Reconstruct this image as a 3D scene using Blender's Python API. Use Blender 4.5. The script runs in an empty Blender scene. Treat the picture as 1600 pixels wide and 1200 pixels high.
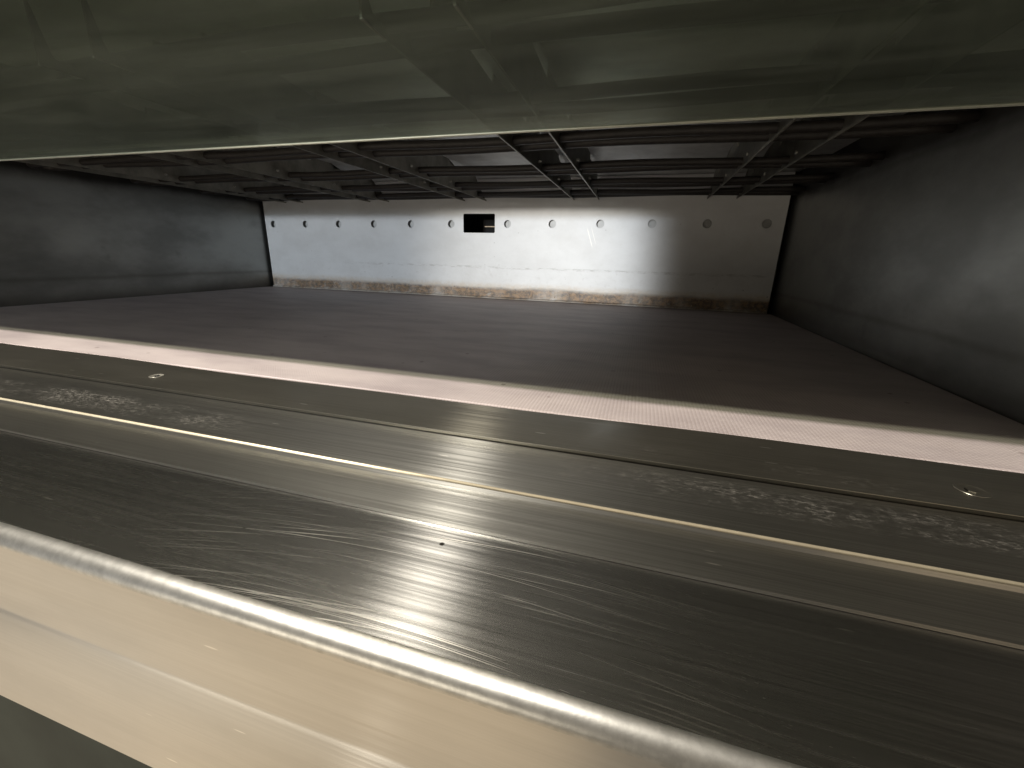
import bpy, bmesh, math, random
from mathutils import Matrix, Vector
random.seed(7)
SC = bpy.context.scene
COL = SC.collection
D = bpy.data
PI = math.pi

# ------------------------------------------------------------------ camera
cam_d = D.cameras.new("camera")
cam = D.objects.new("camera", cam_d)
COL.objects.link(cam)
cam_d.sensor_fit = 'HORIZONTAL'
cam_d.sensor_width = 36.0
cam_d.lens = 654.589 / 1600.0 * 36.0
cam_d.clip_start = 0.005
cam_d.clip_end = 100.0
R = Matrix(((0.95831014, -0.10652391, 0.26513079),
            (0.28467441, 0.27626038, -0.91795462),
            (0.02453898, 0.95516117, 0.29506776)))
cam.matrix_world = R.to_4x4()
SC.camera = cam

# ------------------------------------------------------------------ world and exposure
world = D.worlds.new("World")
SC.world = world
world.use_nodes = True
wb = world.node_tree.nodes["Background"]
wb.inputs["Color"].default_value = (1.0, 0.88, 0.72, 1)     # the warm, evenly lit bakery room
wb.inputs["Strength"].default_value = 0.21
SC.view_settings.view_transform = 'Standard'
SC.view_settings.look = 'None'
SC.view_settings.exposure = 0.0
SC.view_settings.gamma = 1.0
SC.cycles.max_bounces = 10
SC.cycles.glossy_bounces = 6
SC.cycles.transparent_max_bounces = 12
SC.cycles.use_denoising = True
SC.cycles.sample_clamp_indirect = 6.0
SC.cycles.blur_glossy = 0.3


def lamp(name, kind, loc, target, power, colour, **kw):
    l = D.lights.new(name, kind)
    l.energy = power
    l.color = colour
    for k, v in kw.items():
        setattr(l, k, v)
    o = D.objects.new(name, l)
    COL.objects.link(o)
    o.location = loc
    o.rotation_euler = (Vector(target) - Vector(loc)).to_track_quat('-Z', 'Y').to_euler()
    return o


# the ceiling lamp of the room, above and behind the camera
lamp("room_lamp", 'SPOT', (-0.51, -0.35, 0.93), (-0.25, 0.25, -0.1), 122.0, (1.0, 0.92, 0.80),
     spot_size=math.radians(110), spot_blend=0.6, shadow_soft_size=0.013)
# added cool fill on the back wall; cone edge stands for photographer's shadow
lamp("wall_fill", 'SPOT', (-0.60, -3.0, 0.24), (-1.00, 1.0, 0.0), 270.0, (0.82, 0.91, 1.0),
     spot_size=math.radians(30.0), spot_blend=0.17, shadow_soft_size=0.05)
lamp("wall_spot_fill", 'SPOT', (-0.40, -2.6, 0.15), (-0.26, 1.0, -0.055), 225.0, (1.0, 0.94, 0.84),
     spot_size=math.radians(11.0), spot_blend=1.0, shadow_soft_size=0.04)  # added to make the bright spot on the back wall

# warm light thrown back by the pale floor in front of the oven
lamp("floor_bounce", 'AREA', (-1.50, -0.60, -1.25), (-1.50, -0.599, 0.0), 8.2, (1.0, 0.755, 0.465),
     shape='RECTANGLE', size=3.0, size_y=1.4)
# added low fill for the glass, rods and brackets, below the sill's height
lamp("low_fill", 'AREA', (-0.75, -1.3, -0.45), (-0.25, 0.45, 0.12), 5.0, (1.0, 0.88, 0.70),
     shape='RECTANGLE', size=1.1, size_y=0.4)
# added warm light on the right, for warm reflections along the sill
lamp("right_fill", 'AREA', (0.92, -1.0, 0.43), (0.125, 0.165, -0.115), 0.7, (1.0, 0.74, 0.46), shape='DISK', size=0.45)


# ------------------------------------------------------------------ node helper
class NB:
    def __init__(self, name):
        self.m = D.materials.new(name)
        self.m.use_nodes = True
        self.t = self.m.node_tree
        self.t.nodes.clear()
        self.out = self.t.nodes.new("ShaderNodeOutputMaterial")

    def n(self, typ, ins=None, **props):
        nd = self.t.nodes.new(typ)
        for k, v in props.items():
            setattr(nd, k, v)
        for k, v in (ins or {}).items():
            s = nd.inputs[k]
            if hasattr(v, "is_output"):
                self.t.links.new(v, s)
            else:
                s.default_value = v
        return nd

    def link(self, a, b):
        self.t.links.new(a, b)

    def math(self, op, a, b=0.0, c=0.0, clamp=False):
        return self.n("ShaderNodeMath", {0: a, 1: b, 2: c}, operation=op, use_clamp=clamp).outputs[0]

    def pos(self):
        return self.n("ShaderNodeNewGeometry").outputs["Position"]

    def xyz(self, v=None):
        s = self.n("ShaderNodeSeparateXYZ", {0: v if v is not None else self.pos()})
        return s.outputs[0], s.outputs[1], s.outputs[2]

    def comb(self, x, y, z):
        return self.n("ShaderNodeCombineXYZ", {0: x, 1: y, 2: z}).outputs[0]

    def scaled(self, sx, sy, sz, v=None):
        return self.n("ShaderNodeVectorMath", {0: v if v is not None else self.pos(), 1: (sx, sy, sz)}, operation='MULTIPLY').outputs[0]

    def noise(self, vec, scale=1.0, detail=4.0, rough=0.55, dist=0.0):
        return self.n("ShaderNodeTexNoise", {"Vector": vec, "Scale": scale, "Detail": detail, "Roughness": rough, "Distortion": dist}).outputs[0]

    def ramp(self, f, a, b, lo=0.0, hi=1.0):
        return self.n("ShaderNodeMapRange", {0: f, 1: a, 2: b, 3: lo, 4: hi}, clamp=True, interpolation_type='SMOOTHSTEP').outputs[0]

    def mix(self, f, a, b):
        nd = self.t.nodes.new("ShaderNodeMix")
        nd.data_type = 'RGBA'
        for s, v in ((nd.inputs[0], f), (nd.inputs[6], a), (nd.inputs[7], b)):
            if hasattr(v, "is_output"):
                self.t.links.new(v, s)
            else:
                s.default_value = v if not isinstance(v, tuple) or len(v) == 4 else (*v, 1)
        return nd.outputs[2]

    def bump(self, h, strength=0.3, dist=0.001, normal=None):
        ins = {"Height": h, "Strength": strength, "Distance": dist}
        if normal is not None:
            ins["Normal"] = normal
        return self.n("ShaderNodeBump", ins).outputs[0]

    def principled(self, **ins):
        names = {k.replace("_", " "): v for k, v in ins.items()}
        nd = self.t.nodes.new("ShaderNodeBsdfPrincipled")
        for k, v in names.items():
            s = nd.inputs[k]
            if hasattr(v, "is_output"):
                self.t.links.new(v, s)
            else:
                s.default_value = (*v, 1) if isinstance(v, tuple) and len(v) == 3 and s.type == 'RGBA' else v
        return nd.outputs[0]

    def done(self, shader):
        self.link(shader, self.out.inputs[0])
        return self.m


def band(b, v, lo, hi, soft):
    """1 inside lo..hi, soft edges"""
    return b.math('MULTIPLY', b.ramp(v, lo - soft, lo + soft), b.ramp(v, hi - soft, hi + soft, 1.0, 0.0))


# ------------------------------------------------------------------ materials
def mat_brushed(name, colour, rough, aniso, deposits=None, scuffs=False, dull=0.0, sheen=0.25, contrast=1.0):
    b = NB(name)
    x, y, z = b.xyz()
    # grain of the brushing, along the oven's width
    grain = b.noise(b.scaled(12, 1700, 1700), 1.0, 3.0, 0.6)
    grain2 = b.noise(b.scaled(5, 620, 620), 1.0, 4.0, 0.6)
    cloud = b.noise(b.scaled(5, 14, 14), 1.0, 6.0, 0.6)
    g = b.math('ADD', b.math('MULTIPLY', grain, 0.55), b.math('MULTIPLY', grain2, 0.45))
    col = b.mix(b.ramp(g, 0.3, 0.7), tuple(c * (1 - 0.22 * contrast) for c in colour), tuple(min(1, c * (1 + 0.17 * contrast)) for c in colour))
    col = b.mix(b.ramp(cloud, 0.35, 0.7, 0.0, 0.45), col, tuple(c * 0.62 for c in colour))
    rg = b.math('ADD', rough - 0.06, b.math('ADD', b.math('MULTIPLY', g, 0.10), b.math('MULTIPLY', cloud, 0.07)))
    height = b.math('MULTIPLY', g, 1.0)
    met = 1.0
    if scuffs:
        # long arcs left by peels and trays dragged over the edge
        dx = b.math('SUBTRACT', x, -0.02)
        arc = b.math('ADD', y, b.math('MULTIPLY', b.math('MULTIPLY', dx, dx), 0.9))
        sv = b.comb(b.math('MULTIPLY', x, 7.0), b.math('MULTIPLY', arc, 1100.0), 0.0)
        s1 = b.ramp(b.noise(sv, 1.0, 2.0, 0.5), 0.60, 0.70)
        sv2 = b.comb(b.math('MULTIPLY', x, 4.0), b.math('MULTIPLY', b.math('ADD', arc, b.math('MULTIPLY', x, 0.08)), 2000.0), 3.7)
        s2 = b.ramp(b.noise(sv2, 1.0, 1.0, 0.5), 0.66, 0.73)
        zone = b.math('MULTIPLY', b.math('MULTIPLY', b.ramp(b.noise(b.scaled(11, 30, 1), 1.0, 3.0, 0.5), 0.38, 0.62), band(b, x, -0.17, 0.02, 0.06)), 1.0)
        sc = b.math('MULTIPLY', b.math('MAXIMUM', s1, s2), zone)
        col = b.mix(b.math('MULTIPLY', sc, 0.75), col, (0.80, 0.78, 0.72))
        rg = b.math('ADD', rg, b.math('MULTIPLY', sc, 0.13))
        height = b.math('SUBTRACT', height, b.math('MULTIPLY', sc, 1.0))
    # short random nicks and dust specks
    nick = b.n("ShaderNodeTexVoronoi", {"Vector": b.scaled(24, 190, 190), "Scale": 1.0}, feature='F1')
    nk = b.math('MULTIPLY', b.ramp(nick.outputs["Distance"], 0.05, 0.10, 1.0, 0.0),
                b.ramp(b.n("ShaderNodeSeparateColor", {0: nick.outputs["Color"]}).outputs[0], 0.70, 0.76))
    col = b.mix(b.math('MULTIPLY', nk, 0.8), col, (0.85, 0.83, 0.78))
    pit = b.n("ShaderNodeTexVoronoi", {"Vector": b.scaled(60, 60, 60), "Scale": 1.0}, feature='F1')
    pt = b.math('MULTIPLY', b.ramp(pit.outputs["Distance"], 0.05, 0.085, 1.0, 0.0),
                b.ramp(b.n("ShaderNodeSeparateColor", {0: pit.outputs["Color"]}).outputs[1], 0.90, 0.93))
    col = b.mix(pt, col, (0.02, 0.018, 0.015))
    nrm = b.bump(height, 0.06 * contrast, 0.0006)
    # brushing runs along the width, so highlights spread across it; a second, wider lobe for the deeper grooves
    tg = b.n("ShaderNodeVectorMath", {0: b.n("ShaderNodeNewGeometry").outputs["Normal"], 1: (1, 0, 0)}, operation='CROSS_PRODUCT').outputs[0]
    s_a = b.principled(Base_Color=col, Metallic=met, Roughness=rg, Anisotropic=aniso, Tangent=tg, Normal=nrm)
    s_b = b.n("ShaderNodeBsdfAnisotropic", {"Color": col, "Roughness": 0.44, "Anisotropy": -0.74, "Tangent": tg, "Normal": nrm}, distribution='BECKMANN').outputs[0]
    sh = b.n("ShaderNodeMixShader", {0: b.math('MULTIPLY', sheen, b.ramp(grain2, 0.3, 0.7, 0.5, 1.5)), 1: s_a, 2: s_b}).outputs[0]
    # thin film of grease and scale: a dull diffuse share
    film = b.principled(Base_Color=(0.13, 0.12, 0.10), Roughness=0.6, Normal=nrm)
    f = b.ramp(b.noise(b.scaled(8, 22, 22), 1.0, 7.0, 0.65), 0.30, 0.75, dull * 0.5, dull)
    sh = b.n("ShaderNodeMixShader", {0: f, 1: sh, 2: film}).outputs[0]
    if deposits:
        # chalky dried-on deposits in a loose band
        wht = b.principled(Base_Color=(0.55, 0.52, 0.47), Roughness=0.8)
        dep = None
        for (lo, hi, x0, x1, thr, amt) in deposits:
            n1 = b.noise(b.scaled(16, 42, 42), 1.0, 6.0, 0.7)
            n2 = b.noise(b.scaled(210, 520, 520), 1.0, 7.0, 0.85, 0.2)
            m = b.math('MULTIPLY', b.ramp(n1, 0.38, 0.70), b.ramp(n2, thr, thr + 0.24))
            m = b.math('MULTIPLY', m, band(b, y, lo, hi, 0.006))
            m = b.math('MULTIPLY', m, band(b, x, x0, x1, 0.03))
            m = b.math('MULTIPLY', m, amt)
            dep = m if dep is None else b.math('MAXIMUM', dep, m)
        sh = b.n("ShaderNodeMixShader", {0: dep, 1: sh, 2: wht}).outputs[0]
    return b.done(sh)


M_LEDGE = mat_brushed("dark_ledge_steel", (0.27, 0.26, 0.22), 0.30, 0.5, dull=0.16, sheen=0.05,
                      deposits=[(0.222, 0.238, -0.02, 0.20, 0.52, 0.3), (0.225, 0.25, -0.6, -0.25, 0.60, 0.3)])
M_PLATE = mat_brushed("brushed_threshold_steel", (0.34, 0.34, 0.325), 0.32, 0.7, dull=0.10, sheen=0.08,
                      deposits=[(0.178, 0.200, -0.55, -0.24, 0.45, 0.34), (0.190, 0.212, -0.02, 0.26, 0.46, 0.34), (0.158, 0.1665, -0.3, 0.1, 0.62, 0.4)])
M_FASCIA = mat_brushed("smooth_fascia_steel", (0.62, 0.60, 0.56), 0.34, 0.3, dull=0.08, sheen=0.05, contrast=0.25)
M_SILL = mat_brushed("brushed_sill_steel", (0.40, 0.40, 0.39), 0.24, 0.7, scuffs=True, dull=0.03, sheen=0.095)


def mat_simple(name, colour, rough=0.5, metal=0.0, var=0.3, scale=60.0, bump=0.2, colour2=None):
    b = NB(name)
    n = b.noise(b.scaled(scale, scale, scale), 1.0, 5.0, 0.65)
    c2 = colour2 or tuple(c * (1 - var) for c in colour)
    col = b.mix(b.ramp(n, 0.35, 0.68), colour, c2)
    return b.done(b.principled(Base_Color=col, Roughness=rough, Metallic=metal, Normal=b.bump(n, bump, 0.001)))



def mat_back_wall(name, lower):
    b = NB(name)
    x, y, z = b.xyz()
    c0 = (0.66, 0.66, 0.66)
    fine = b.noise(b.scaled(90, 90, 90), 1.0, 6.0, 0.7)
    mott = b.noise(b.scaled(14, 14, 22), 1.0, 5.0, 0.6)
    col = b.mix(b.ramp(mott, 0.35, 0.7, 0.0, 0.35), c0, (0.50, 0.49, 0.48))
    col = b.mix(b.ramp(fine, 0.52, 0.78, 0.0, 0.35 if lower else 0.12), col, (0.40, 0.38, 0.35))
    sp = b.n("ShaderNodeTexVoronoi", {"Vector": b.scaled(85, 85, 85), "Scale": 1.0}, feature='F1')
    spm = b.math('MULTIPLY', b.ramp(sp.outputs["Distance"], 0.06, 0.16, 1.0, 0.0),
                 b.ramp(b.n("ShaderNodeSeparateColor", {0: sp.outputs["Color"]}).outputs[0], 0.90, 0.94))
    h = b.math('ADD', b.math('MULTIPLY', fine, 1.0), b.math('MULTIPLY', mott, 0.6))
    if lower:
        spm = b.math('MULTIPLY', spm, 0.8)
        wav = b.noise(b.scaled(7, 7, 0), 1.0, 4.0, 0.6)
        zz = b.math('ADD', z, b.math('MULTIPLY', b.math('SUBTRACT', wav, 0.5), 0.012))
        fr = b.noise(b.scaled(60, 60, 75), 1.0, 7.0, 0.72, 0.6)
        # baked-on brown crust along the foot of the wall
        patch = b.noise(b.scaled(13, 13, 3), 1.0, 4.0, 0.6)
        zz2 = b.math('ADD', zz, b.math('ADD', b.math('MULTIPLY', b.math('SUBTRACT', patch, 0.5), 0.008), b.math('MULTIPLY', b.math('SUBTRACT', fr, 0.5), 0.012)))
        crust = b.math('MULTIPLY', band(b, zz2, -0.1030, -0.0795, 0.0055), b.ramp(b.noise(b.scaled(45, 45, 70), 1.0, 6.0, 0.7, 0.8), 0.24, 0.46))
        crust = b.math('MULTIPLY', crust, b.ramp(patch, 0.25, 0.55, 0.45, 1.0))
        halo = b.math('MULTIPLY', band(b, zz, -0.1120, -0.070, 0.008), b.ramp(fr, 0.25, 0.75, 0.1, 0.6))
        col = b.mix(halo, col, (0.46, 0.34, 0.20))
        cc = b.mix(b.ramp(b.noise(b.scaled(95, 95, 120), 1.0, 6.0, 0.75), 0.40, 0.60), (0.030, 0.015, 0.006), (0.24, 0.135, 0.055))
        col = b.mix(b.math('MULTIPLY', crust, 0.85), col, cc)
        # a broken dark line under the fold
        ln = b.math('MULTIPLY', band(b, z, -0.0335, -0.0285, 0.0013), b.ramp(b.noise(b.scaled(40, 1, 160), 1.0, 5.0, 0.7), 0.46, 0.62))
        ln = b.math('MULTIPLY', ln, b.ramp(x, -0.85, -0.6))
        col = b.mix(b.math('MULTIPLY', ln, 0.32), col, (0.16, 0.13, 0.11))
        h = b.math('ADD', h, b.math('MULTIPLY', crust, 2.0))
    else:
        spm = b.math('MULTIPLY', spm, 0.25)
        # two light scratches below the holes
        q = b.math('ADD', x, b.math('MULTIPLY', z, 0.35))
        s = b.math('MULTIPLY', band(b, q, -0.1035, -0.1015, 0.0008), band(b, z, 0.022, 0.058, 0.006))
        s2 = b.math('MULTIPLY', band(b, q, -0.0935, -0.0925, 0.0006), band(b, z, 0.030, 0.060, 0.006))
        col = b.mix(b.math('MULTIPLY', b.math('MAXIMUM', s, s2), 0.8), col, (0.9, 0.88, 0.83))
    col = b.mix(spm, col, (0.10, 0.08, 0.06))
    return b.done(b.principled(Base_Color=col, Metallic=0.15, Roughness=0.48, Specular_IOR_Level=0.35,
                               Normal=b.bump(h, 0.35 if lower else 0.15, 0.0015)))


M_BEND_GLINT = mat_simple("pale_gold_bend_glint", (0.66, 0.59, 0.44), 0.42, 0.55, 0.12, 120, 0.05)  # pale gold stands in for the highlight along the bent edge
M_NOSE = mat_simple("rubbed_nose_steel", (0.56, 0.56, 0.54), 0.36, 1.0, 0.2, 240, 0.06)


M_WALL_UP = mat_back_wall("back_wall_steel", False)
M_BACKING = mat_simple("grey_backing_steel", (0.52, 0.52, 0.51), 0.5, 0.1, 0.2, 40, 0.1)
M_WALL_LOW = mat_back_wall("stained_back_wall_steel", True)


def mat_side(name, colour):
    b = NB(name)
    x, y, z = b.xyz()
    mott = b.noise(b.scaled(6, 6, 12), 1.0, 6.0, 0.6)
    fine = b.noise(b.scaled(160, 160, 160), 1.0, 4.0, 0.7)
    col = b.mix(b.ramp(mott, 0.35, 0.68), colour, tuple(c * 0.66 for c in colour))
    blot = b.ramp(b.noise(b.scaled(1, 22, 22), 1.0, 3.0, 0.5), 0.66, 0.76)
    col = b.mix(b.math('MULTIPLY', blot, 0.4), col, tuple(c * 0.5 for c in colour))
    # shade painted along the top and grime along the foot, both ragged
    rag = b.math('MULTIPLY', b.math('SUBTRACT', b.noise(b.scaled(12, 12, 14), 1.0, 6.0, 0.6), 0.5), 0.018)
    top_shade = b.ramp(b.math('ADD', z, rag), 0.102, 0.124, 0.0, 0.9)
    col = b.mix(top_shade, col, (0.018, 0.015, 0.014))
    foot = b.ramp(b.math('ADD', z, rag), -0.106, -0.075, 0.6, 0.0)
    col = b.mix(foot, col, (0.060, 0.048, 0.036))
    tide = b.math('MULTIPLY', band(b, b.math('ADD', z, b.math('MULTIPLY', rag, 0.35)), -0.066, -0.060, 0.004), 0.35)
    col = b.mix(tide, col, (0.07, 0.06, 0.05))
    rg = b.math('ADD', 0.26, b.math('MULTIPLY', mott, 0.22))
    rg = b.math('MAXIMUM', rg, b.math('MULTIPLY', b.math('MAXIMUM', top_shade, foot), 0.85))
    return b.done(b.principled(Base_Color=col, Metallic=0.75, Roughness=rg, Normal=b.bump(fine, 0.10, 0.0008)))


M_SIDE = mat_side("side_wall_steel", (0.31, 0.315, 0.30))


def mat_stone():
    b = NB("pinkish_baking_stone")
    x, y, z = b.xyz()
    # fine moulded weave on the top face
    wx = b.math('SINE', b.math('MULTIPLY', x, 2 * PI / 0.0026))
    wy = b.math('SINE', b.math('MULTIPLY', y, 2 * PI / 0.0026))
    weave = b.math('MULTIPLY', b.math('ADD', wx, 1.0), b.math('ADD', wy, 1.0))
    weave = b.math('MULTIPLY', weave, 0.25)
    fine = b.noise(b.scaled(500, 500, 500), 1.0, 3.0, 0.6)
    mott = b.noise(b.scaled(9, 26, 9), 1.0, 6.0, 0.6)
    col = b.mix(b.ramp(mott, 0.3, 0.75), (0.475, 0.422, 0.418), (0.352, 0.308, 0.314))
    col = b.mix(b.math('MULTIPLY', b.math('MULTIPLY', b.ramp(weave, 0.15, 0.0), b.ramp(b.noise(b.scaled(25, 25, 25), 1.0, 5.0, 0.7), 0.3, 0.7, 0.15, 0.55)), b.ramp(x, -0.45, -0.05, 0.35, 1.0)), col, (0.22, 0.17, 0.155))
    spk = b.n("ShaderNodeTexVoronoi", {"Vector": b.scaled(70, 70, 70), "Scale": 1.0}, feature='F1')
    sm = b.math('MULTIPLY', b.ramp(spk.outputs["Distance"], 0.08, 0.2, 1.0, 0.0),
                b.ramp(b.n("ShaderNodeSeparateColor", {0: spk.outputs["Color"]}).outputs[0], 0.93, 0.96))
    col = b.mix(b.math('MULTIPLY', sm, 0.6), col, (0.10, 0.07, 0.06))
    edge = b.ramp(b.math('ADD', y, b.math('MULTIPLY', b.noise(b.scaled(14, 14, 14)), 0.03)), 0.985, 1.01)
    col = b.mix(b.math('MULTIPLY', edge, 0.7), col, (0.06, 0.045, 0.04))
    h = b.math('ADD', weave, b.math('MULTIPLY', fine, 0.5))
    return b.done(b.principled(Base_Color=col, Roughness=0.55, Specular_IOR_Level=0.35, Normal=b.bump(h, 0.5, 0.0004)))


M_STONE = mat_stone()


M_ROD = mat_simple("sooty_heating_rod", (0.024, 0.020, 0.018), 0.55, 0.1, scale=170, bump=0.8, colour2=(0.016, 0.013, 0.012))
M_BRACKET = mat_simple("grey_bracket_steel", (0.27, 0.26, 0.225), 0.45, 0.5, 0.35, 40)
M_CEIL = mat_simple("galvanised_ceiling_steel", (0.72, 0.72, 0.71), 0.40, 0.5, 0.25, 18, 0.1)
M_STUD = mat_simple("bright_stud_steel", (0.45, 0.44, 0.41), 0.4, 0.7, 0.1, 200)
M_CASING = mat_simple("dark_casing_steel", (0.05, 0.048, 0.045), 0.7, 0.2, 0.3, 20)
M_DUCT = mat_simple("black_flue_soot", (0.008, 0.008, 0.008), 0.9, 0.0, 0.3, 80)
M_BAR = mat_simple("brown_flue_bar_steel", (0.55, 0.42, 0.30), 0.5, 0.2, 0.2, 80)
M_EDGE_GLINT = mat_simple("glass_edge_glint", (0.66, 0.67, 0.57), 0.35, 0.0, 0.12, 70, 0.1)
M_LOWER = mat_simple("dark_green_grey_steel", (0.022, 0.025, 0.019), 0.65, 0.0, 0.3, 12)
for nd in M_LOWER.node_tree.nodes:
    if nd.type == 'BSDF_PRINCIPLED':
        nd.inputs["Specular IOR Level"].default_value = 0.12
M_FACADE = mat_simple("satin_facade_steel", (0.40, 0.38, 0.34), 0.35, 1.0, 0.2, 12)


def mat_glass():
    b = NB("dirty_tinted_glass")
    x, y, z = b.xyz()
    tr = b.n("ShaderNodeBsdfTransparent", {"Color": (0.64, 0.68, 0.61, 1)}).outputs[0]
    smear = b.noise(b.scaled(4, 26, 4), 1.0, 6.0, 0.62, 0.7)
    fine = b.noise(b.scaled(20, 60, 20), 1.0, 5.0, 0.7)
    gl = b.n("ShaderNodeBsdfGlossy", {"Color": (0.82, 0.86, 0.74, 1), "Roughness": b.ramp(smear, 0.3, 0.7, 0.06, 0.20)}).outputs[0]
    facing = b.n("ShaderNodeLayerWeight", {"Blend": 0.5}).outputs["Facing"]
    fr = b.math('MULTIPLY_ADD', b.math('POWER', facing, 5.0), 0.96, 0.04)
    sh = b.n("ShaderNodeMixShader", {0: fr, 1: tr, 2: gl}).outputs[0]
    dirt = b.n("ShaderNodeBsdfDiffuse", {"Color": b.mix(smear, (0.38, 0.42, 0.36), (0.27, 0.305, 0.265))}).outputs[0]
    f = b.math('ADD', b.ramp(smear, 0.30, 0.72, 0.07, 0.24), b.math('MULTIPLY', b.math('SUBTRACT', fine, 0.5), 0.06), clamp=True)
    # the diffuse share rises towards the free edge
    f = b.math('ADD', f, b.ramp(y, 0.375, 0.42, 0.0, 0.14), clamp=True)
    sh = b.n("ShaderNodeMixShader", {0: f, 1: sh, 2: dirt}).outputs[0]
    return b.done(sh)


M_GLASS = mat_glass()

# ------------------------------------------------------------------ mesh helpers


def obj(name, bm, mat, parent=None, smooth=False):
    me = D.meshes.new(name)
    bmesh.ops.recalc_face_normals(bm, faces=bm.faces[:])
    bm.to_mesh(me)
    bm.free()
    me.materials.append(mat)
    if smooth:
        for p in me.polygons:
            p.use_smooth = True
    o = D.objects.new(name, me)
    COL.objects.link(o)
    o.parent = parent
    return o


def box_bm(x0, x1, y0, y1, z0, z1, bevel=0.0):
    bm = bmesh.new()
    bmesh.ops.create_cube(bm, size=1.0, matrix=Matrix.Translation(((x0 + x1) / 2, (y0 + y1) / 2, (z0 + z1) / 2)) @
                          Matrix.Diagonal((x1 - x0, y1 - y0, z1 - z0, 1)))
    if bevel:
        bmesh.ops.bevel(bm, geom=bm.edges[:], offset=bevel, segments=3, affect='EDGES', profile=0.5)
    return bm


def sweep_bm(profile, x0, x1, nx=1, wob=None):
    """closed y-z profile extruded along x"""
    bm = bmesh.new()
    rings = []
    for i in range(nx + 1):
        x = x0 + (x1 - x0) * i / nx
        ring = []
        for k, (y, z) in enumerate(profile):
            dy, dz = wob(x, k, y, z) if wob else (0, 0)
            ring.append(bm.verts.new((x, y + dy, z + dz)))
        rings.append(ring)
    n = len(profile)
    for a, c in zip(rings[:-1], rings[1:]):
        for k in range(n):
            bm.faces.new((a[k], a[(k + 1) % n], c[(k + 1) % n], c[k]))
    bm.faces.new(rings[0])
    bm.faces.new(rings[-1])
    return bm


def arc(cy, cz, r, a0, a1, n):
    return [(cy + r * math.cos(math.radians(a0 + (a1 - a0) * i / n)), cz + r * math.sin(math.radians(a0 + (a1 - a0) * i / n))) for i in range(n + 1)]


def sharp_by_angle(o, deg=30):
    me = o.data
    for p in me.polygons:
        p.use_smooth = True
    bm = bmesh.new()
    bm.from_mesh(me)
    for e in bm.edges:
        if len(e.link_faces) == 2 and e.calc_face_angle(0) > math.radians(deg):
            e.smooth = False
    bm.to_mesh(me)
    bm.free()


def fill_2d(loops, name):
    """2-D outline with holes, filled and given thickness through a curve; returns a mesh in x-y, thick in z"""
    cu = D.curves.new(name, 'CURVE')
    cu.dimensions = '2D'
    cu.fill_mode = 'BOTH'
    cu.extrude = 0.5
    for lp in loops:
        sp = cu.splines.new('POLY')
        sp.points.add(len(lp) - 1)
        for p, (u, v) in zip(sp.points, lp):
            p.co = (u, v, 0, 1)
        sp.use_cyclic_u = True
    tmp = D.objects.new(name, cu)
    COL.objects.link(tmp)
    bpy.context.view_layer.update()
    me = D.meshes.new_from_object(tmp.evaluated_get(bpy.context.evaluated_depsgraph_get()))
    D.objects.remove(tmp)
    D.curves.remove(cu)
    return me


def tube_bm(path, r, seg=12):
    bm = bmesh.new()
    rings = []
    for i, p in enumerate(path):
        a = Vector(path[max(0, i - 1)])
        c = Vector(path[min(len(path) - 1, i + 1)])
        t = (c - a).normalized()
        u = t.cross(Vector((0, 0, 1))).normalized()
        v = t.cross(u).normalized()
        rings.append([bm.verts.new(Vector(p) + (u * math.cos(2 * PI * k / seg) + v * math.sin(2 * PI * k / seg)) * r) for k in range(seg)])
    for a, c in zip(rings[:-1], rings[1:]):
        for k in range(seg):
            bm.faces.new((a[k], a[(k + 1) % seg], c[(k + 1) % seg], c[k]))
    bm.faces.new(rings[0])
    bm.faces.new(rings[-1])
    return bm


# ------------------------------------------------------------------ the oven
ZS = -0.1048            # top of the baking stone
XL, XR = -1.024, 0.273  # side walls
YB = 1.0                # back wall
oven = D.objects.new("deck_oven", None)
COL.objects.link(oven)
oven.location = (0, 0, 0)
oven["label"] = "open steel bakery deck oven, its stained back wall pierced by a row of round holes"
oven["category"] = "oven"

# outer casing (closed box, open to the front)
obj("outer_casing", box_bm(XL - 0.10, XR + 0.10, 0.186, 1.15, 0.205, 0.225), M_CASING, oven)
obj("outer_casing", box_bm(XL - 0.10, XR + 0.10, 1.15, 1.17, -0.30, 0.225), M_CASING, oven)
obj("outer_casing", box_bm(XL - 0.12, XL - 0.10, 0.186, 1.17, -0.30, 0.225), M_CASING, oven)
obj("outer_casing", box_bm(XR + 0.10, XR + 0.12, 0.186, 1.17, -0.30, 0.225), M_CASING, oven)
obj("outer_casing", box_bm(XL - 0.10, XR + 0.10, 0.186, 1.15, -0.30, -0.28), M_CASING, oven)
# front of the deck above, and the two jambs beside the opening
obj("facade_panel", box_bm(XL - 0.45, XR + 0.45, 0.1795, 0.1813, 0.1215, 1.10, 0.0004), M_FACADE, oven)
obj("front_jamb", box_bm(XL - 0.45, XL - 0.03, 0.17, 0.186, -0.60, 0.117), M_FACADE, oven)
obj("front_jamb", box_bm(XR + 0.12, XR + 0.45, 0.17, 0.186, -0.60, 0.117), M_FACADE, oven)

# side walls
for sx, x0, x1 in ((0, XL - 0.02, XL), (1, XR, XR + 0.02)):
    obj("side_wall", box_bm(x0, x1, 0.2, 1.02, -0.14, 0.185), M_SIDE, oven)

# back wall: upper sheet with its holes, lower sheet standing 1.5 mm proud
HOLES = [-0.9891, -0.8818, -0.7758, -0.6692, -0.5626, -0.4530, -0.3097, -0.2032, -0.0958, 0.0132, 0.1217, 0.2314]
ZH = 0.0665
SLOT = (-0.4209, -0.3411, 0.0480, 0.0905)


def circle(cx, cz, r, n=24):
    return [(cx + r * math.cos(2 * PI * k / n), cz + r * math.sin(2 * PI * k / n)) for k in range(n)]


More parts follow.
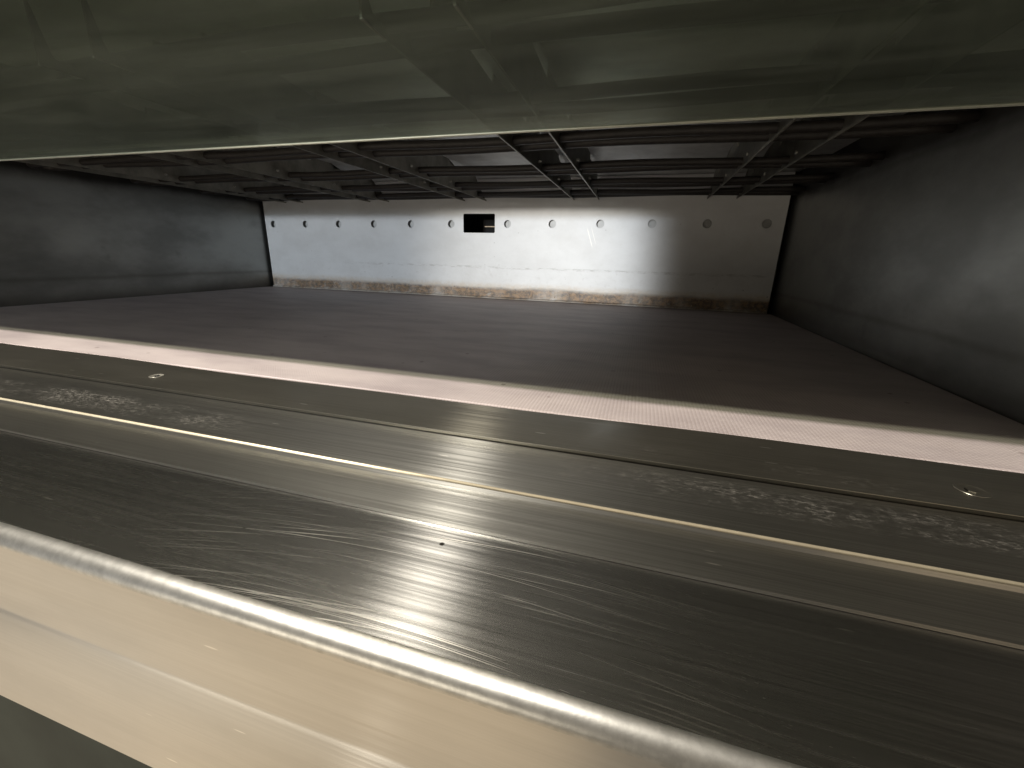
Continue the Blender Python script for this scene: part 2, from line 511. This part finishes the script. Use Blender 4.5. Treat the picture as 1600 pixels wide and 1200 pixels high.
def round_rect(x0, x1, z0, z1, r, n=4):
    out = []
    for cx, cz, a in ((x1 - r, z1 - r, 0), (x0 + r, z1 - r, 90), (x0 + r, z0 + r, 180), (x1 - r, z0 + r, 270)):
        out += [(cx + r * math.cos(math.radians(a + 90 * k / n)), cz + r * math.sin(math.radians(a + 90 * k / n))) for k in range(n + 1)]
    return out


def sheet(name, loops, y_front, thick, mat):
    me = fill_2d(loops, name)
    for v in me.vertices:
        v.co = (v.co.x, y_front + thick / 2 + v.co.z * thick, v.co.y)
    me.materials.clear()
    me.materials.append(mat)
    me.name = name
    o = D.objects.new(name, me)
    COL.objects.link(o)
    o.parent = oven
    return o


WL, WR = XL + 0.0085, XR - 0.0095
sheet("back_panel", [[(WL, -0.028), (WR, -0.028), (WR, 0.165), (WL, 0.165)]] +
      [circle(h, ZH + 0.0012 * i * 0.5 - 0.002, 0.0087) for i, h in enumerate(HOLES)] + [round_rect(*SLOT, 0.003)], YB, 0.002, M_WALL_UP)


def low_wob(x, k, y, z):
    return (0.0, 0.0)


lp = [(YB - 0.0004, ZS - 0.004), (YB - 0.0004, -0.0345), (YB + 0.0003, -0.0280), (YB + 0.0012, -0.0280), (YB + 0.0012, ZS - 0.004)]
o = obj("lower_back_panel", sweep_bm(lp, WL, WR), M_WALL_LOW, oven)
sharp_by_angle(o, 25)
# folded foot strip of the lower sheet
fp = [(YB - 0.007, ZS + 0.0005), (YB - 0.0065, ZS + 0.0012), (YB - 0.0040, ZS + 0.0036), (YB - 0.0010, ZS + 0.0044), (YB - 0.0010, ZS + 0.0005)]
obj("foot_flange", sweep_bm(fp, WL + 0.002, WR - 0.004), M_WALL_LOW, oven)
# backing sheet behind the holes, cut open behind the slot, and the flue behind it
sheet("backing_panel", [[(XL + 0.012, -0.10), (XR - 0.016, -0.10), (XR - 0.016, 0.165), (XL + 0.012, 0.165)],
                        round_rect(SLOT[0] - 0.02, SLOT[1] + 0.02, SLOT[2] - 0.01, SLOT[3] + 0.01, 0.004)], YB + 0.0115, 0.002, M_BACKING)
bm = box_bm(SLOT[0] - 0.03, SLOT[1] + 0.03, YB + 0.011, YB + 0.14, SLOT[2] - 0.02, SLOT[3] + 0.02)
bmesh.ops.delete(bm, geom=[f for f in bm.faces if f.calc_center_median().y < YB + 0.02], context='FACES')
obj("flue_duct", bm, M_DUCT, oven)
obj("flue_bar", box_bm(-0.385, -0.325, YB + 0.05, YB + 0.056, 0.064, 0.0665, 0.0008), M_BAR, oven)

# ceiling sheet
obj("ceiling_panel", box_bm(XL, XR, 0.20, YB + 0.008, 0.166, 0.170), M_CEIL, oven)

# heating elements: pairs of rods joined by a bend at each end
ELS = [0.275, 0.405, 0.536, 0.692, 0.837, 0.962]
RZ, RR, GAP = 0.1260, 0.0049, 0.016
for ye in ELS:
    path = []
    x = XR - 0.03
    for i in range(45):
        t = i / 44
        path.append((XR - 0.003 - t * (XR - XL - 0.025), ye - GAP, RZ + 0.0012 * math.sin(t * 23 + ye * 40)))
    for i in range(1, 12):
        a = PI * i / 12
        path.append((XL + 0.022 - GAP * math.sin(a), ye - GAP * math.cos(a), RZ))
    for i in range(45):
        t = i / 44
        path.append((XL + 0.022 + t * (XR - XL - 0.025), ye + GAP, RZ + 0.0012 * math.sin(t * 19 + ye * 70)))
    obj("heating_element", tube_bm(path, RR, 10), M_ROD, oven, smooth=True)

# bracket plates that carry the elements, five pairs
prof = [(0.235, 0.1175)]
prof += [(0.996, 0.1175), (0.996, 0.1205)]
for ye in reversed(ELS):
    h = 0.030
    if ye + h + 0.013 < 0.99:
        prof += [(ye + h + 0.014, 0.166), (ye + h + 0.010, 0.140), (ye + h, 0.1245), (ye + h - 0.006, 0.1208)]
    prof += [(ye - h + 0.006, 0.1208), (ye - h, 0.1245), (ye - h - 0.010, 0.140), (ye - h - 0.014, 0.166)]
prof[-1] = (max(0.236, prof[-1][0]), prof[-1][1])
prof[-2] = (max(0.236, prof[-2][0]), prof[-2][1])
prof = [p for i, p in enumerate(prof) if i == 0 or (abs(p[0] - prof[i - 1][0]) + abs(p[1] - prof[i - 1][1])) > 1e-5]
bm = bmesh.new()
T = 0.0016
va = [bm.verts.new((-T / 2, y, z)) for y, z in prof]
vb = [bm.verts.new((T / 2, y, z)) for y, z in prof]
n = len(prof)
bm.faces.new(va)
bm.faces.new(list(reversed(vb)))
for k in range(n):
    bm.faces.new((va[k], vb[k], vb[(k + 1) % n], va[(k + 1) % n]))
bmesh.ops.triangulate(bm, faces=[f for f in bm.faces if len(f.verts) > 4])
first = obj("bracket_plate", bm, M_BRACKET, oven)
stud_me = None
plates = [first]
XS = []
for c in (0.142, -0.129, -0.388, -0.645, -0.905):
    XS += [c - 0.0275, c + 0.0265]
for i, x in enumerate(XS):
    p = first if i == 0 else first.copy()
    if i:
        COL.objects.link(p)
        p.parent = oven
    p.location.x = x
    for ye in ELS[2:5]:
        if stud_me is None:
            bm = bmesh.new()
            bmesh.ops.create_cone(bm, cap_ends=True, segments=10, radius1=0.0022, radius2=0.0016, depth=0.007,
                                  matrix=Matrix.Rotation(PI / 2, 4, 'Y'))
            s = obj("stud", bm, M_STUD, p)
            stud_me = s.data
        else:
            s = D.objects.new("stud", stud_me)
            COL.objects.link(s)
            s.parent = p
        s.location = (0.001, ye - 0.044, 0.128)

# glass door swung up inside the opening
GY0, GZ0, GY1, GZ1 = 0.420, 0.1075, 0.1735, 0.1167
door = obj("glass_door", sweep_bm([(GY0, GZ0), (GY1, GZ1), (GY1, GZ1 + 0.0040), (GY0, GZ0 + 0.0040)], XL + 0.012, XR - 0.012), M_GLASS, oven)
for dy, dz, r in ((0.0, 0.0008, 0.0013), (-0.0042, -0.0001, 0.0006)):
    obj("edge_glint", sweep_bm(arc(GY0 + dy, GZ0 + dz, r, 0, 330, 11), XL + 0.012, XR - 0.012), M_EDGE_GLINT, door, smooth=True)  # added rods; pale colour stands in for light caught by the glass edge

# ------------------------------------------------------------------ sill
SX0, SX1 = XL - 0.02, XR + 0.115
# ledge strip with its rolled back lip
lprof = [(0.2190, -0.1078), (0.2165, -0.1046), (0.2166, -0.1043), (0.2600, -0.1043), (0.2612, -0.1047), (0.2690, -0.1047), (0.2700, -0.1050), (0.2702, -0.1075)]


def ledge_wob(x, k, y, z):
    if y > 0.2605 and z > -0.107:
        w = 0.0016 * math.sin(x * 9.0 + 0.6) + 0.0010 * math.sin(x * 23.0)
        return (0.4 * w, 0.25 * w)
    return (0, 0)


ledge = obj("ledge_strip", sweep_bm(lprof, SX0, SX1, 90, ledge_wob), M_LEDGE, oven)
sharp_by_angle(ledge, 8)


def screw(x, y, r, mat):
    bm = bmesh.new()
    seg = 28
    rings = [(r, -0.1041), (r * 0.98, -0.1038), (r * 0.92, -0.1037), (r * 0.84, -0.1040), (r * 0.76, -0.10425), (r * 0.40, -0.10425)]
    vs = [[bm.verts.new((x + q * math.cos(2 * PI * k / seg), y + q * math.sin(2 * PI * k / seg), z)) for k in range(seg)] for q, z in rings]
    for a, c in zip(vs[:-1], vs[1:]):
        for k in range(seg):
            bm.faces.new((a[k], a[(k + 1) % seg], c[(k + 1) % seg], c[k]))
    s = obj("screw", bm, mat, ledge, smooth=True)
    bm = bmesh.new()
    bmesh.ops.create_cone(bm, cap_ends=True, segments=6, radius1=r * 0.40, radius2=r * 0.40, depth=0.0006, matrix=Matrix.Translation((x, y, -0.1041)))
    return s, bm


s, bm = screw(-0.378, 0.2386, 0.0052, M_BRACKET)
bm2 = bm
so = obj("screw_socket", bm2, M_DUCT, None)
so.parent = ledge
s, bm = screw(0.166, 0.2365, 0.0068, M_LEDGE)
so = obj("screw_socket", bm, M_LEDGE, None)
so.parent = ledge

# threshold plate: flat top, bent edge, sloping face
tprof = [(0.232, -0.1110), (0.232, -0.1081), (0.1722, -0.1079)] + [(0.1708, -0.1082), (0.1692, -0.1115)] + [(0.1441, -0.1136), (0.1439, -0.1150), (0.1680, -0.1150)]
plate = obj("threshold_plate", sweep_bm(tprof, SX0, SX1), M_PLATE, oven)
sharp_by_angle(plate, 35)

glint = obj("bend_glint", sweep_bm(arc(0.1706, -0.1090, 0.00085, 0, 330, 11), SX0, SX1), M_BEND_GLINT, plate, smooth=True)  # added strip carrying the bend's highlight in its colour

# front sill: broad flat top, rounded nose, two front faces meeting in a crease
K = 0.875


def near(pts):
    return [(y * K, z * K) for y, z in pts]


sprof = [(0.165, -0.1185), (0.165, -0.1154), (0.0985 * K, -0.1312 * K), (0.0985 * K, -0.1340 * K)]
sill = obj("front_sill", sweep_bm(sprof, SX0, SX1), M_SILL, oven)
sharp_by_angle(sill, 35)
fprof = near([(0.0918, -0.1372), (0.0917, -0.1800), (0.0913, -0.1818), (0.0905, -0.1836), (0.0885, -0.2500)] + arc(0.0915, -0.2500, 0.0030, 180, 270, 5) +
             [(0.120, -0.2530), (0.120, -0.2500), (0.0960, -0.2500), (0.0960, -0.1372)])
fascia = obj("front_fascia", sweep_bm(fprof, SX0, SX1), M_FASCIA, oven)
sharp_by_angle(fascia, 35)
nose = obj("rolled_nose", sweep_bm(near(arc(0.0983, -0.1378, 0.0066, 86, 184, 18) + arc(0.0983, -0.1378, 0.0048, 184, 86, 18)), SX0, SX1), M_NOSE, sill)
sharp_by_angle(nose, 40)
obj("lower_panel", box_bm(SX0, SX1, 0.0925, 0.0995, -0.75, -0.2220), M_LOWER, oven)

# ------------------------------------------------------------------ the baking stone
stone = obj("baking_stone", box_bm(XL + 0.004, XR - 0.004, 0.2715, YB - 0.004, ZS - 0.02, ZS, 0.0012), M_STONE)
stone["label"] = "flat pinkish grey baking stone lying on the oven floor behind the steel sill"
stone["category"] = "baking stone"
